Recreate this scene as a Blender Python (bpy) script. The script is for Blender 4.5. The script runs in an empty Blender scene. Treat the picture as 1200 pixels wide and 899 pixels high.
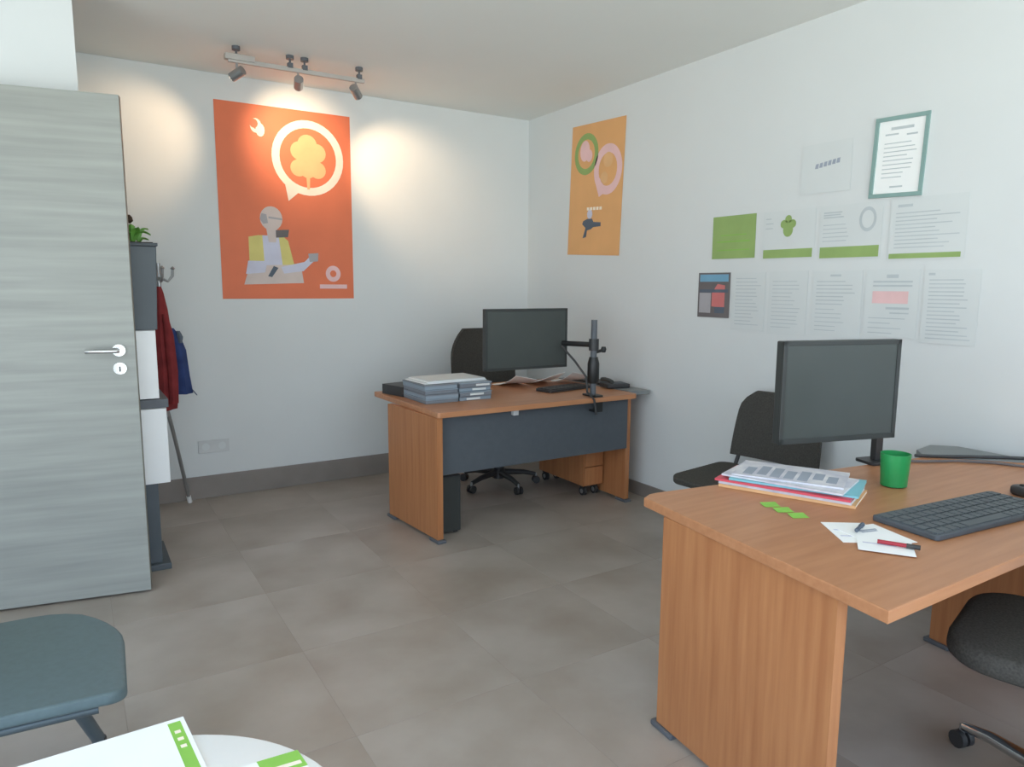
import bpy, bmesh, math, random
from mathutils import Vector, Matrix
random.seed(7)
sc = bpy.context.scene
C = sc.collection
PI = math.pi
RAD = math.radians

# ------------------------------------------------------------------ camera, world, window light, exposure
H = 1.38
cam_d = bpy.data.cameras.new('camera')
cam = bpy.data.objects.new('camera', cam_d)
C.objects.link(cam)
cam_d.sensor_width = 36.0
cam_d.lens = 830.4 / 1200 * 36.0
cam_d.clip_start = 0.02
yaw, pitch, roll = RAD(-31.77), RAD(-7.782), RAD(0.328)
fw = Vector((math.sin(-yaw) * math.cos(pitch), math.cos(-yaw) * math.cos(pitch), math.sin(pitch)))
rt = fw.cross(Vector((0, 0, 1))).normalized()
up = rt.cross(fw)
rt2 = rt * math.cos(roll) + up * math.sin(roll)
up2 = -rt * math.sin(roll) + up * math.cos(roll)
m = Matrix((rt2, up2, -fw)).transposed().to_4x4()
m.translation = Vector((0, 0, H))
cam.matrix_world = m
sc.camera = cam

w = bpy.data.worlds.new('sky')
sc.world = w
w.use_nodes = True
nt = w.node_tree
nt.nodes.clear()
out = nt.nodes.new('ShaderNodeOutputWorld')
bg = nt.nodes.new('ShaderNodeBackground')
tc = nt.nodes.new('ShaderNodeTexCoord')
sx = nt.nodes.new('ShaderNodeSeparateXYZ')
rp = nt.nodes.new('ShaderNodeValToRGB')
ad = nt.nodes.new('ShaderNodeMath')
ad.operation = 'MULTIPLY_ADD'
ad.inputs[1].default_value = 0.5
ad.inputs[2].default_value = 0.5
nt.links.new(tc.outputs['Generated'], sx.inputs[0])
nt.links.new(sx.outputs['Z'], ad.inputs[0])
nt.links.new(ad.outputs[0], rp.inputs[0])
e = rp.color_ramp.elements
e[0].position = 0.0; e[0].color = (1.42, 1.53, 1.50, 1)
e[1].position = 1.0; e[1].color = (0.60, 0.95, 1.6, 1)
n_ = e.new(0.47); n_.color = (1.42, 1.53, 1.50, 1)
n_ = e.new(0.53); n_.color = (0.90, 1.05, 1.22, 1)
nt.links.new(rp.outputs[0], bg.inputs[0])
bg.inputs[1].default_value = 3.55
nt.links.new(bg.outputs[0], out.inputs[0])

# daylight enters through the shop window behind the camera: a light portal guides the sampling of the sky
pl = bpy.data.lights.new('window_portal', 'AREA')
pl.shape = 'RECTANGLE'; pl.size = 4.4; pl.size_y = 2.36
pl.cycles.is_portal = True
po = bpy.data.objects.new('window_portal', pl)
C.objects.link(po)
po.location = (0.75, -1.62, 1.28)
po.rotation_euler = (RAD(90), 0, 0)
pl2 = bpy.data.lights.new('added_window_portal', 'AREA')  # portal for the unseen left window, added to brighten right wall and floor
pl2.shape = 'RECTANGLE'; pl2.size = 3.6; pl2.size_y = 2.36
pl2.cycles.is_portal = True
po2 = bpy.data.objects.new('added_window_portal', pl2)
C.objects.link(po2)
po2.location = (-2.02, 0.6, 1.28)
po2.rotation_euler = (RAD(90), 0, RAD(-90))

sc.view_settings.view_transform = 'Standard'
sc.view_settings.look = 'None'
sc.view_settings.exposure = -0.08
sc.view_settings.gamma = 1.0
sc.cycles.max_bounces = 16
sc.cycles.diffuse_bounces = 10
sc.view_settings.use_curve_mapping = False

# ------------------------------------------------------------------ materials
def lin(c):
    return tuple(((x / 255 / 12.92) if x / 255 <= 0.04045 else ((x / 255 + 0.055) / 1.055) ** 2.4) for x in c) + (1,)

def mat(name, col, rough=0.5, metal=0.0, var=0.06, scale=8.0, stretch=(1, 1, 1), bump=0.0, spec=0.5, tilevar=0.0, contrast=None):
    """principled material, base colour varied by noise"""
    mt = bpy.data.materials.new(name)
    mt.use_nodes = True
    t = mt.node_tree
    p = t.nodes['Principled BSDF']
    p.inputs['Roughness'].default_value = rough
    p.inputs['Metallic'].default_value = metal
    p.inputs['Specular IOR Level'].default_value = spec
    co = t.nodes.new('ShaderNodeTexCoord')
    mp = t.nodes.new('ShaderNodeMapping')
    mp.inputs['Scale'].default_value = stretch
    t.links.new(co.outputs['Object'], mp.inputs[0])
    nz = t.nodes.new('ShaderNodeTexNoise')
    nz.inputs['Scale'].default_value = scale
    nz.inputs['Detail'].default_value = 5
    if tilevar:
        oi = t.nodes.new('ShaderNodeObjectInfo')
        va = t.nodes.new('ShaderNodeVectorMath'); va.operation = 'MULTIPLY_ADD'
        va.inputs[1].default_value = (37, 53, 11)
        t.links.new(oi.outputs['Random'], va.inputs[0])
        t.links.new(mp.outputs[0], va.inputs[2])
        t.links.new(va.outputs[0], nz.inputs['Vector'])
    else:
        t.links.new(mp.outputs[0], nz.inputs['Vector'])
    r = t.nodes.new('ShaderNodeValToRGB')
    c = lin(col)
    lo = tuple(max(0, x * (1 - var)) for x in c[:3]) + (1,)
    hi = tuple(x * (1 + var) for x in c[:3]) + (1,)
    if contrast: lo, hi = lin(contrast[0]), lin(contrast[1])
    r.color_ramp.elements[0].position = 0.3; r.color_ramp.elements[0].color = lo
    r.color_ramp.elements[1].position = 0.7; r.color_ramp.elements[1].color = hi
    t.links.new(nz.outputs['Fac'], r.inputs[0])
    if tilevar:
        hs = t.nodes.new('ShaderNodeHueSaturation')
        ma = t.nodes.new('ShaderNodeMath'); ma.operation = 'MULTIPLY_ADD'
        ma.inputs[1].default_value = tilevar; ma.inputs[2].default_value = 1 - tilevar / 2
        t.links.new(oi.outputs['Random'], ma.inputs[0])
        t.links.new(ma.outputs[0], hs.inputs['Value'])
        t.links.new(r.outputs[0], hs.inputs['Color'])
        t.links.new(hs.outputs[0], p.inputs['Base Color'])
    else:
        t.links.new(r.outputs[0], p.inputs['Base Color'])
    if bump:
        b = t.nodes.new('ShaderNodeBump')
        b.inputs['Strength'].default_value = bump
        b.inputs['Distance'].default_value = 0.003
        t.links.new(nz.outputs['Fac'], b.inputs['Height'])
        t.links.new(b.outputs[0], p.inputs['Normal'])
    return mt

M = {}
M['wall'] = mat('white_paint', (218, 221, 221), 0.85, var=0.012, scale=3, bump=0.04, spec=0.2)
M['ceiling'] = mat('ceiling_paint', (230, 231, 227), 0.9, var=0.012, scale=2, spec=0.2)
M['tile'] = mat('taupe_porcelain', (160, 150, 141), 0.36, scale=2.6, tilevar=0.03, contrast=((150, 138, 126), (174, 165, 156)), spec=0.5)
M['grout'] = mat('grout', (158, 148, 139), 0.9)
M['base'] = mat('skirting_tile', (136, 128, 122), 0.45, scale=4, var=0.12)
M['door'] = mat('grey_wood_laminate', (160, 164, 160), 0.4, scale=3.0, stretch=(0.5, 1, 9), contrast=((138, 140, 135), (156, 158, 152)))
M['door_edge'] = mat('door_edge_band', (120, 118, 108), 0.5)
M['beech'] = mat('beech_top', (196, 133, 90), 0.38, scale=3.0, stretch=(1.2, 14, 14), contrast=((176, 120, 82), (190, 134, 95)))
M['beech_v'] = mat('beech_panel', (190, 121, 74), 0.42, scale=3.0, stretch=(14, 14, 0.8), contrast=((166, 107, 67), (184, 126, 82)))
M['slate'] = mat('slate_board', (80, 86, 92), 0.6, scale=30, var=0.05)
M['greytop'] = mat('grey_laminate', (128, 132, 132), 0.4, var=0.05)
M['foot'] = mat('grey_plastic', (92, 96, 102), 0.5)
M['black'] = mat('black_plastic', (54, 54, 55), 0.45)
M['blackfab'] = mat('black_fabric', (72, 70, 66), 0.9, scale=160, var=0.25, bump=0.3, spec=0.2)
M['screen'] = mat('screen_glass', (68, 73, 71), 0.32, var=0.03)
M['bezel'] = mat('monitor_bezel', (52, 55, 54), 0.45)
M['armmetal'] = mat('dark_metal', (58, 58, 58), 0.4, 0.6)
M['silver'] = mat('silver_metal', (170, 172, 174), 0.35, 0.8)
M['chrome'] = mat('chrome', (210, 212, 214), 0.12, 1.0, var=0.01)
M['teal'] = mat('teal_grey_plastic', (92, 110, 115), 0.42, scale=60, var=0.06)
M['tealtube'] = mat('teal_grey_tube', (86, 98, 104), 0.35, 0.3)
M['white'] = mat('white_laminate', (246, 247, 247), 0.35, var=0.01)
M['paper'] = mat('paper', (245, 246, 245), 0.8, var=0.01)
M['paper2'] = mat('paper_grey', (214, 218, 218), 0.8, var=0.01)
M['ink'] = mat('grey_ink', (190, 197, 200), 0.8)
M['inkd'] = mat('dark_ink', (130, 136, 140), 0.8)
M['inkblue'] = mat('blue_grey_ink', (160, 168, 182), 0.8)
M['green'] = mat('green_print', (140, 186, 90), 0.7)
M['greend'] = mat('leaf_green_print', (148, 174, 106), 0.7)
M['lime'] = mat('lime_paper', (140, 196, 84), 0.7)
M['cup'] = mat('green_cup', (44, 150, 84), 0.3)
M['orange'] = mat('orange_print', (226, 120, 82), 0.6, scale=5, var=0.04)
M['amber'] = mat('amber_print', (228, 172, 114), 0.6, scale=5, var=0.04)
M['cream'] = mat('cream_print', (244, 232, 214), 0.7)
M['sand'] = mat('sand_print', (232, 184, 132), 0.7)
M['skin'] = mat('pale_grey_print', (212, 196, 190), 0.7)
M['greyp'] = mat('grey_print', (170, 166, 170), 0.7)
M['yellow'] = mat('yellow_print', (216, 204, 126), 0.7)
M['lilac'] = mat('lilac_print', (206, 206, 224), 0.7)
M['navyp'] = mat('navy_print', (90, 100, 114), 0.7)
M['pinkp'] = mat('pink_print', (236, 196, 196), 0.7)
M['redp'] = mat('red_print', (206, 120, 118), 0.7)
M['tealp'] = mat('teal_border', (134, 164, 160), 0.6)
M['skyp'] = mat('sky_print', (120, 168, 196), 0.7)
M['brownp'] = mat('brown_print', (110, 104, 104), 0.7)
M['red'] = mat('red_cloth', (128, 50, 52), 0.9, scale=14, var=0.18, spec=0.2)
M['blue'] = mat('blue_cloth', (54, 70, 116), 0.9, scale=14, var=0.18, spec=0.2)
M['leaf'] = mat('leaf', (96, 150, 62), 0.5, scale=20, var=0.2)
M['soil'] = mat('soil', (62, 48, 38), 0.95, scale=40, var=0.3)
M['darkgrey'] = mat('dark_grey_lacquer', (84, 92, 98), 0.5, var=0.04)
M['folder'] = mat('blue_grey_card', (138, 152, 164), 0.6, var=0.05)
M['folder2'] = mat('grey_card', (120, 126, 134), 0.6, var=0.05)
M['redmag'] = mat('pink_red_cover', (222, 84, 100), 0.45)
M['cyanmag'] = mat('cyan_cover', (130, 196, 208), 0.45)
M['magw'] = mat('pale_cover', (222, 222, 228), 0.45, scale=14, contrast=((190, 190, 205), (238, 236, 238)))
M['redpen'] = mat('red_pen', (160, 40, 54), 0.4)
M['rail'] = mat('grey_rail', (176, 171, 166), 0.5)
M['plate'] = mat('socket_plate', (206, 208, 208), 0.5)
mt = bpy.data.materials.new('lamp_glow'); mt.use_nodes = True
p_ = mt.node_tree.nodes['Principled BSDF']
p_.inputs['Emission Color'].default_value = (1, 0.82, 0.6, 1); p_.inputs['Emission Strength'].default_value = 14
M['glow'] = mt
mt = bpy.data.materials.new('window_glass'); mt.use_nodes = True
t_ = mt.node_tree; t_.nodes.clear()
o_ = t_.nodes.new('ShaderNodeOutputMaterial'); mx = t_.nodes.new('ShaderNodeMixShader'); mx.inputs[0].default_value = 0.06
a_ = t_.nodes.new('ShaderNodeBsdfTransparent'); b_ = t_.nodes.new('ShaderNodeBsdfGlossy'); b_.inputs['Roughness'].default_value = 0.02
t_.links.new(a_.outputs[0], mx.inputs[1]); t_.links.new(b_.outputs[0], mx.inputs[2]); t_.links.new(mx.outputs[0], o_.inputs[0])
M['glass'] = mt

# ------------------------------------------------------------------ mesh helpers
class MB:
    def __init__(s): s.bm = bmesh.new()
    def box(s, x0, x1, y0, y1, z0, z1, bev=0.0, rot=0.0):
        cx, cy, cz = (x0 + x1) / 2, (y0 + y1) / 2, (z0 + z1) / 2
        r = bmesh.ops.create_cube(s.bm, size=1, matrix=Matrix.Translation((cx, cy, cz)) @ Matrix.Rotation(rot, 4, 'Z') @ Matrix.Diagonal((abs(x1 - x0), abs(y1 - y0), abs(z1 - z0), 1)))
        if bev:
            eds = list({e for v in r['verts'] for e in v.link_edges})
            bmesh.ops.bevel(s.bm, geom=eds, offset=bev, segments=2, affect='EDGES', profile=0.6)
        return s
    def prism(s, pts, z0, z1, bev=0.0, seg=2):
        """polygon in xy extruded between z0 and z1"""
        vs = [s.bm.verts.new((x, y, z0)) for x, y in pts]
        f = s.bm.faces.new(vs)
        r = bmesh.ops.extrude_face_region(s.bm, geom=[f])
        nv = [v for v in r['geom'] if isinstance(v, bmesh.types.BMVert)]
        for v in nv: v.co.z = z1
        fs = list({fc for v in vs + nv for fc in v.link_faces})
        bmesh.ops.recalc_face_normals(s.bm, faces=fs)
        if bev:
            hs = [e for e in {e for v in vs + nv for e in v.link_edges} if abs(e.verts[0].co.z - e.verts[1].co.z) < 1e-6]
            bmesh.ops.bevel(s.bm, geom=hs, offset=bev, segments=seg, affect='EDGES', profile=0.6)
        return s
    def tube(s, pts, r, n=10, r1=None):
        pts = [Vector(p) for p in pts]
        rings = []
        N = len(pts)
        prev = None
        for i, p in enumerate(pts):
            d = (pts[min(i + 1, N - 1)] - pts[max(i - 1, 0)]).normalized()
            a = prev if prev is not None else (Vector((0, 0, 1)) if abs(d.z) < 0.9 else Vector((1, 0, 0)))
            u = (a - d * a.dot(d)).normalized()
            prev = u
            v = d.cross(u)
            rr = r if r1 is None else r + (r1 - r) * i / (N - 1)
            rings.append([s.bm.verts.new(p + (u * math.cos(2 * PI * k / n) + v * math.sin(2 * PI * k / n)) * rr) for k in range(n)])
        for a, b in zip(rings, rings[1:]):
            for k in range(n): s.bm.faces.new((a[k], a[(k + 1) % n], b[(k + 1) % n], b[k]))
        s.bm.faces.new(rings[0][::-1]); s.bm.faces.new(rings[-1])
        return s
    def lathe(s, prof, n=28, c=(0, 0, 0), caps=True):
        rings = [[s.bm.verts.new((c[0] + r * math.cos(2 * PI * k / n), c[1] + r * math.sin(2 * PI * k / n), c[2] + z)) for k in range(n)] for r, z in prof]
        for a, b in zip(rings, rings[1:]):
            for k in range(n): s.bm.faces.new((a[k], a[(k + 1) % n], b[(k + 1) % n], b[k]))
        if caps:
            s.bm.faces.new(rings[0][::-1]); s.bm.faces.new(rings[-1])
        return s
    def grid(s, fn, nu, nv, thick=0.0, nrm=None):
        """a sheet fn(u,v)->(x,y,z), given thickness along nrm(u,v) or the fixed vector nrm"""
        A = [[s.bm.verts.new(fn(i / nu, j / nv)) for j in range(nv + 1)] for i in range(nu + 1)]
        for i in range(nu):
            for j in range(nv): s.bm.faces.new((A[i][j], A[i + 1][j], A[i + 1][j + 1], A[i][j + 1]))
        if thick:
            off = Vector(nrm) * thick
            B = [[s.bm.verts.new(A[i][j].co + off) for j in range(nv + 1)] for i in range(nu + 1)]
            for i in range(nu):
                for j in range(nv): s.bm.faces.new((B[i][j], B[i][j + 1], B[i + 1][j + 1], B[i + 1][j]))
            for i in range(nu):
                s.bm.faces.new((A[i][0], B[i][0], B[i + 1][0], A[i + 1][0])); s.bm.faces.new((A[i][nv], A[i + 1][nv], B[i + 1][nv], B[i][nv]))
            for j in range(nv):
                s.bm.faces.new((A[0][j], A[0][j + 1], B[0][j + 1], B[0][j])); s.bm.faces.new((A[nu][j], B[nu][j], B[nu][j + 1], A[nu][j + 1]))
        return s
    def flat(s, pts, y, th=0.0006):
        """a printed shape: polygon in the xz plane facing -y"""
        a = [s.bm.verts.new((x, y, z)) for x, z in pts]
        s.bm.faces.new(a)
        return s
    def ring(s, cx, cz, ro, ri, y, n=32, sy=1.0):
        a = [s.bm.verts.new((cx + ro * math.cos(2 * PI * k / n), y, cz + sy * ro * math.sin(2 * PI * k / n))) for k in range(n)]
        b = [s.bm.verts.new((cx + ri * math.cos(2 * PI * k / n), y, cz + sy * ri * math.sin(2 * PI * k / n))) for k in range(n)]
        for k in range(n): s.bm.faces.new((a[k], a[(k + 1) % n], b[(k + 1) % n], b[k]))
        return s
    def disc(s, cx, cz, r, y, n=20, sy=1.0):
        return s.flat([(cx + r * math.cos(2 * PI * k / n), cz + sy * r * math.sin(2 * PI * k / n)) for k in range(n)], y)

def obj(name, mb, material, parent=None, smooth=False, loc=None, rot=None):
    # small print and key caps: too fine to pick apart one by one
    stuff = name in ('text_lines', 'keys', 'cover_print', 'stripe_text')
    me = bpy.data.meshes.new(name)
    bmesh.ops.recalc_face_normals(mb.bm, faces=mb.bm.faces[:])
    mb.bm.to_mesh(me); mb.bm.free()
    me.materials.append(material)
    if smooth:
        for p in me.polygons: p.use_smooth = True
        me.set_sharp_from_angle(angle=RAD(40))
    o = bpy.data.objects.new(name, me)
    C.objects.link(o)
    if stuff: o['kind'] = 'stuff'
    if parent: o.parent = parent
    if loc: o.location = loc
    if rot: o.rotation_euler = rot
    return o

def tag(o, label, cat, group=None):
    o['label'] = label; o['category'] = cat
    if group: o['group'] = group
    return o

def thing(name, label, cat, loc=(0, 0, 0), rz=0.0, group=None):
    o = bpy.data.objects.new(name, None)
    o.empty_display_size = 0.05
    C.objects.link(o)
    o.location = loc; o.rotation_euler = (0, 0, rz)
    return tag(o, label, cat, group)

def struct(name, mb, material, parent=None, **k):
    o = obj(name, mb, material, parent, **k)
    if not parent: o['kind'] = 'structure'
    return o

def copy_tree(o, parent=None):
    c = o.copy(); C.objects.link(c)
    if parent: c.parent = parent
    for ch in o.children: copy_tree(ch, c)
    return c

def rounded(x0, x1, y0, y1, r, n=6):
    """rounded rectangle; r = one radius or four (x0y0, x1y0, x1y1, x0y1)"""
    rr = r if isinstance(r, (tuple, list)) else (r,) * 4
    pts = []
    for (cx, cy, a0, q) in ((x0 + rr[0], y0 + rr[0], PI, rr[0]), (x1 - rr[1], y0 + rr[1], 1.5 * PI, rr[1]), (x1 - rr[2], y1 - rr[2], 0, rr[2]), (x0 + rr[3], y1 - rr[3], PI / 2, rr[3])):
        for k in range(n + 1): pts.append((cx + q * math.cos(a0 + k * PI / 2 / n), cy + q * math.sin(a0 + k * PI / 2 / n)))
    return pts

# ------------------------------------------------------------------ room shell
XR, YB, ZC = 3.16, 4.87, 2.675
XL, YF = -2.0, -1.6
floor = struct('floor', MB().box(XL - 0.1, XR + 0.1, YF - 0.1, YB + 0.1, -0.12, -0.0008), M['grout'])
TS, GAP = 0.60, 0.002
tx0, ty0 = 1.262, 1.969
i0, i1 = math.floor((XL - tx0) / TS), math.ceil((XR - tx0) / TS)
j0, j1 = math.floor((YF - ty0) / TS), math.ceil((YB - ty0) / TS)
tile_mesh = {}
for i in range(i0, i1):
    for j in range(j0, j1):
        a, b = max(XL, tx0 + i * TS), min(XR, tx0 + (i + 1) * TS)
        c, d = max(YF, ty0 + j * TS), min(YB, ty0 + (j + 1) * TS)
        if b - a < 0.02 or d - c < 0.02: continue
        key = (round(b - a, 3), round(d - c, 3))
        if key not in tile_mesh:
            hx, hy = (b - a) / 2 - GAP / 2, (d - c) / 2 - GAP / 2
            t = obj('tile', MB().box(-hx, hx, -hy, hy, -0.0095, 0.0, 0.0005), M['tile'], floor)
            tile_mesh[key] = t.data
        else:
            t = bpy.data.objects.new('tile', tile_mesh[key]); C.objects.link(t); t.parent = floor
        t.location = ((a + b) / 2, (c + d) / 2, 0)
struct('ceiling', MB().box(XL - 0.1, XR + 0.1, YF - 0.1, YB + 0.1, ZC, ZC + 0.1), M['ceiling'])
struct('wall_back', MB().box(XL - 0.1, XR + 0.1, YB, YB + 0.1, -0.1, ZC), M['wall'])
struct('wall_right', MB().box(XR, XR + 0.1, YF - 0.1, YB, -0.1, ZC), M['wall'])
struct('wall_left', MB().box(XL - 0.1, XL, YF - 0.1, -1.2, -0.1, ZC).box(XL - 0.1, XL, 2.4, YB, -0.1, ZC).box(XL - 0.1, XL, -1.2, 2.4, -0.1, 0.1).box(XL - 0.1, XL, -1.2, 2.4, 2.46, ZC), M['wall'])  # opening cut for the added fill window
# partition the open door leans towards: it stops short of the back corner recess
PX, PY = 0.088, 3.74
struct('wall_partition', MB().box(-0.64, PX, PY, PY + 0.12, 0, ZC).box(XL, -1.52, PY, PY + 0.12, 0, ZC).box(-1.52, -0.64, PY, PY + 0.12, 2.2, ZC), M['wall'])
tr = MB()
for x0, x1, z0, z1 in ((-1.52, -1.46, 0, 2.2), (-0.70, -0.64, 0, 2.2), (-1.46, -0.70, 2.14, 2.2)):
    tr.box(x0, x1, PY - 0.015, PY + 0.135, z0, z1, 0.004)
struct('trim_1', tr, M['door'])
# front shop window
struct('wall_front', MB().box(XL, XR, YF - 0.1, YF, 0, 0.1).box(XL, XR, YF - 0.1, YF, 2.46, ZC).box(XL, -1.45, YF - 0.1, YF, 0.1, 2.46).box(2.95, XR, YF - 0.1, YF, 0.1, 2.46), M['wall'])
wf = MB()
for x0, x1, z0, z1 in ((-1.45, 2.95, 0.1, 0.15), (-1.45, 2.95, 2.41, 2.46), (-1.45, -1.40, 0.15, 2.41), (2.90, 2.95, 0.15, 2.41), (0.02, 0.07, 0.15, 2.41), (1.48, 1.53, 0.15, 2.41)):
    wf.box(x0, x1, YF - 0.08, YF - 0.03, z0, z1)
win = struct('window_1', wf, M['silver'])
for x0, x1 in ((-1.40, 0.02), (0.07, 1.48), (1.53, 2.90)):
    obj('pane', MB().box(x0, x1, YF - 0.058, YF - 0.052, 0.15, 2.41), M['glass'], win)
wf = MB()  # unseen window added in the left wall as extra fill light
for y0, y1, z0, z1 in ((-1.2, 2.4, 0.1, 0.15), (-1.2, 2.4, 2.41, 2.46), (-1.2, -1.15, 0.15, 2.41), (2.35, 2.4, 0.15, 2.41), (0.575, 0.625, 0.15, 2.41)):
    wf.box(XL - 0.08, XL - 0.03, y0, y1, z0, z1)
win = struct('added_fill_window', wf, M['silver'])
for y0, y1 in ((-1.15, 0.575), (0.625, 2.35)):
    obj('pane', MB().box(XL - 0.058, XL - 0.052, y0, y1, 0.15, 2.41), M['glass'], win)
# skirting
struct('baseboard_back', MB().box(PX, XR, YB - 0.012, YB, 0, 0.148, 0.002), M['base'])
struct('baseboard_right', MB().box(XR - 0.012, XR, YF, YB - 0.012, 0, 0.088, 0.002), M['base'])
struct('baseboard_left', MB().box(XL, XL + 0.012, YF, PY, 0, 0.088, 0.002), M['base'])
struct('baseboard_partition', MB().box(-0.64, PX, PY - 0.012, PY, 0, 0.088, 0.002), M['base'])

# open door leaf
dv = Vector((0.226, 3.475, 0)); dh = Vector((-0.60, 3.622, 0))
dw = (dv - dh).length
da = math.atan2((dv - dh).y, (dv - dh).x)
door = struct('door_1', MB().box(0, dw, -0.02, 0.02, 0.01, 2.155, 0.0015), M['door'])
door.location = dh; door.rotation_euler = (0, 0, da)
obj('edge_band', MB().box(dw, dw + 0.0015, -0.0195, 0.0195, 0.012, 2.153), M['door_edge'], door)
hx = dw - 0.062
hd = obj('door_handle', MB().tube([(hx, -0.02, 1.10), (hx, -0.030, 1.10)], 0.026, 18).tube([(hx, -0.025, 1.10), (hx, -0.06, 1.10), (hx - 0.012, -0.066, 1.10), (hx - 0.12, -0.066, 1.10)], 0.009, 12), M['chrome'], door, True)
obj('lock_rosette', MB().tube([(hx, -0.02, 1.022), (hx, -0.028, 1.022)], 0.026, 18), M['chrome'], door, True)
kh = obj('keyhole', MB().box(hx - 0.003, hx + 0.003, -0.0292, -0.0275, 1.008, 1.03), M['black'], door)
for z in (0.25, 1.1, 1.9):
    obj('hinge', MB().tube([(-0.004, -0.024, z - 0.05), (-0.004, -0.024, z + 0.05)], 0.008, 10), M['silver'], door, True)

# wall socket on the back wall
s_ = thing('wall_socket', 'white multi-gang wall socket low on the back wall beside the door', 'socket', (0.73, YB, 0.34))
obj('cover_plate', MB().box(-0.095, 0.095, -0.010, 0, -0.042, 0.042, 0.003), M['plate'], s_)
for k in (-0.05, 0.05):
    obj('outlet', MB().tube([(k, -0.0102, 0), (k, -0.0125, 0)], 0.024, 16), M['paper2'], s_)

# ------------------------------------------------------------------ track light
tl = thing('track_light', 'ceiling track light with three small spot heads above orange poster', 'lamp', (0, 4.28, 0))
obj('rail', MB().box(0.815, 1.59, -0.011, 0.011, 2.588, 2.612, 0.003), M['rail'], tl)
obj('transformer_box', MB().box(0.80, 0.955, -0.022, 0.022, 2.600, 2.632, 0.004), M['rail'], tl)
for x in (0.86, 1.151, 1.234, 1.56):
    obj('ceiling_mount', MB().tube([(x, 0, 2.605), (x, 0, ZC)], 0.006, 8).lathe([(0.022, 0), (0.022, 0.02)], 16, (x, 0, ZC - 0.02)).box(x - 0.014, x + 0.014, -0.013, 0.013, 2.606, 2.634), M['foot'], tl, True)
def spot_head(x, target, power, size):
    c = Vector((x, 0, 2.532))
    d = (Vector(target) - Vector((0, 4.28, 0)) - c).normalized()
    hmb = MB()
    hmb.tube([c - d * 0.040, c - d * 0.034, c + d * 0.036, c + d * 0.040], 0.026, 16)
    h = obj('spot_head', hmb, M['silver'], tl, True)
    obj('stem', MB().tube([(x, 0, 2.59), (x, 0, 2.545)], 0.006, 8), M['silver'], tl)
    obj('bulb', MB().tube([c + d * 0.0402, c + d * 0.043], 0.021, 16), M['glow'], h)
    L = bpy.data.lights.new('spot_lamp', 'SPOT')
    L.energy = power; L.color = (1.0, 0.70, 0.43); L.spot_size = RAD(size); L.spot_blend = 0.9; L.shadow_soft_size = 0.02
    lo = bpy.data.objects.new('spot_lamp', L); C.objects.link(lo); lo.parent = tl
    lo.location = c + d * 0.05
    lo.rotation_euler = d.to_track_quat('-Z', 'Y').to_euler()
spot_head(0.861, (0.36, 4.87, 2.20), 19, 70)
spot_head(1.196, (1.33, 4.87, 2.33), 26, 80)
spot_head(1.537, (2.08, 4.87, 2.13), 34, 66)

# ------------------------------------------------------------------ orange poster, back wall
PW, PH = 0.868, 1.228
t = thing('poster', 'large orange poster with white speech bubble on the back wall', 'poster', (0.830, YB - 0.0025, 1.292))
def U(u, v): return (u * PW, (1 - v) * PH)
obj('sheet', MB().box(0, PW, -0.0012, 0, 0, PH), M['orange'], t)
y1, y2, y3, y4 = -0.0018, -0.0023, -0.0028, -0.0033
cx, cz = U(0.665, 0.245)
b = MB().ring(cx, cz, 0.238, 0.188, y1, 40, 1.02)
b.flat([U(0.475, 0.36), U(0.60, 0.42), U(0.505, 0.478)], y2)
obj('speech_bubble', b, M['cream'], t)
b = MB()   # tree-like emblem inside the bubble
for u, v, r in ((0.66, 0.175, 0.065), (0.60, 0.21, 0.06), (0.73, 0.215, 0.062), (0.665, 0.24, 0.07), (0.59, 0.30, 0.055), (0.66, 0.31, 0.05), (0.735, 0.305, 0.055)):
    b.disc(*U(u, v), r, y1 - 0.0001 * len(b.bm.verts) / 20)
obj('bubble_emblem', b, M['sand'], t)
obj('emblem_stalk', MB().flat([U(0.645, 0.33), U(0.675, 0.33), U(0.67, 0.41), U(0.65, 0.41)], y4), M['sand'], t)
b = MB()   # small hook-shaped mark upper left
b.ring(*U(0.285, 0.105), 0.036, 0.018, y1, 20, 1.25)
b.disc(*U(0.315, 0.125), 0.028, y2, 14, 1.5)
obj('corner_mark', b, M['cream'], t)
b = MB(); b.disc(*U(0.27, 0.095), 0.026, y3, 14, 1.1)
obj('mark_bowl', b, M['orange'], t)
# seated figure
b = MB(); b.flat([U(0.20, 0.675), U(0.27, 0.665), U(0.45, 0.665), U(0.49, 0.69), U(0.535, 0.83), U(0.20, 0.84)], y1)
obj('figure_vest', b, M['yellow'], t)
b = MB(); b.flat([U(0.30, 0.665), U(0.42, 0.665), U(0.445, 0.84), U(0.31, 0.84)], y2)
obj('figure_shirt', b, M['lilac'], t)
b = MB(); b.flat([U(0.325, 0.60), U(0.415, 0.60), U(0.40, 0.70), U(0.345, 0.70)], y3)
b.disc(*U(0.37, 0.575), 0.072, y3 - 0.0003, 20, 1.08)
obj('figure_head', b, M['skin'], t)
obj('figure_hair', MB().flat([U(0.285, 0.58), U(0.30, 0.55), U(0.335, 0.555), U(0.345, 0.60), U(0.31, 0.605)], y4 - 0.0003).flat([U(0.35, 0.565), U(0.45, 0.572), U(0.45, 0.582), U(0.35, 0.575)], y4 - 0.0003), M['greyp'], t)
obj('figure_collar', MB().flat([U(0.40, 0.635), U(0.50, 0.63), U(0.49, 0.67), U(0.40, 0.675)], y4), M['brownp'], t)
b = MB(); b.flat([U(0.20, 0.825), U(0.58, 0.815), U(0.60, 0.915), U(0.155, 0.925)], y4)
obj('figure_desk', b, M['skin'], t)
obj('figure_pen', MB().flat([U(0.375, 0.825), U(0.41, 0.835), U(0.36, 0.885), U(0.33, 0.88)], y4 - 0.0005), M['navyp'], t)
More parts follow.
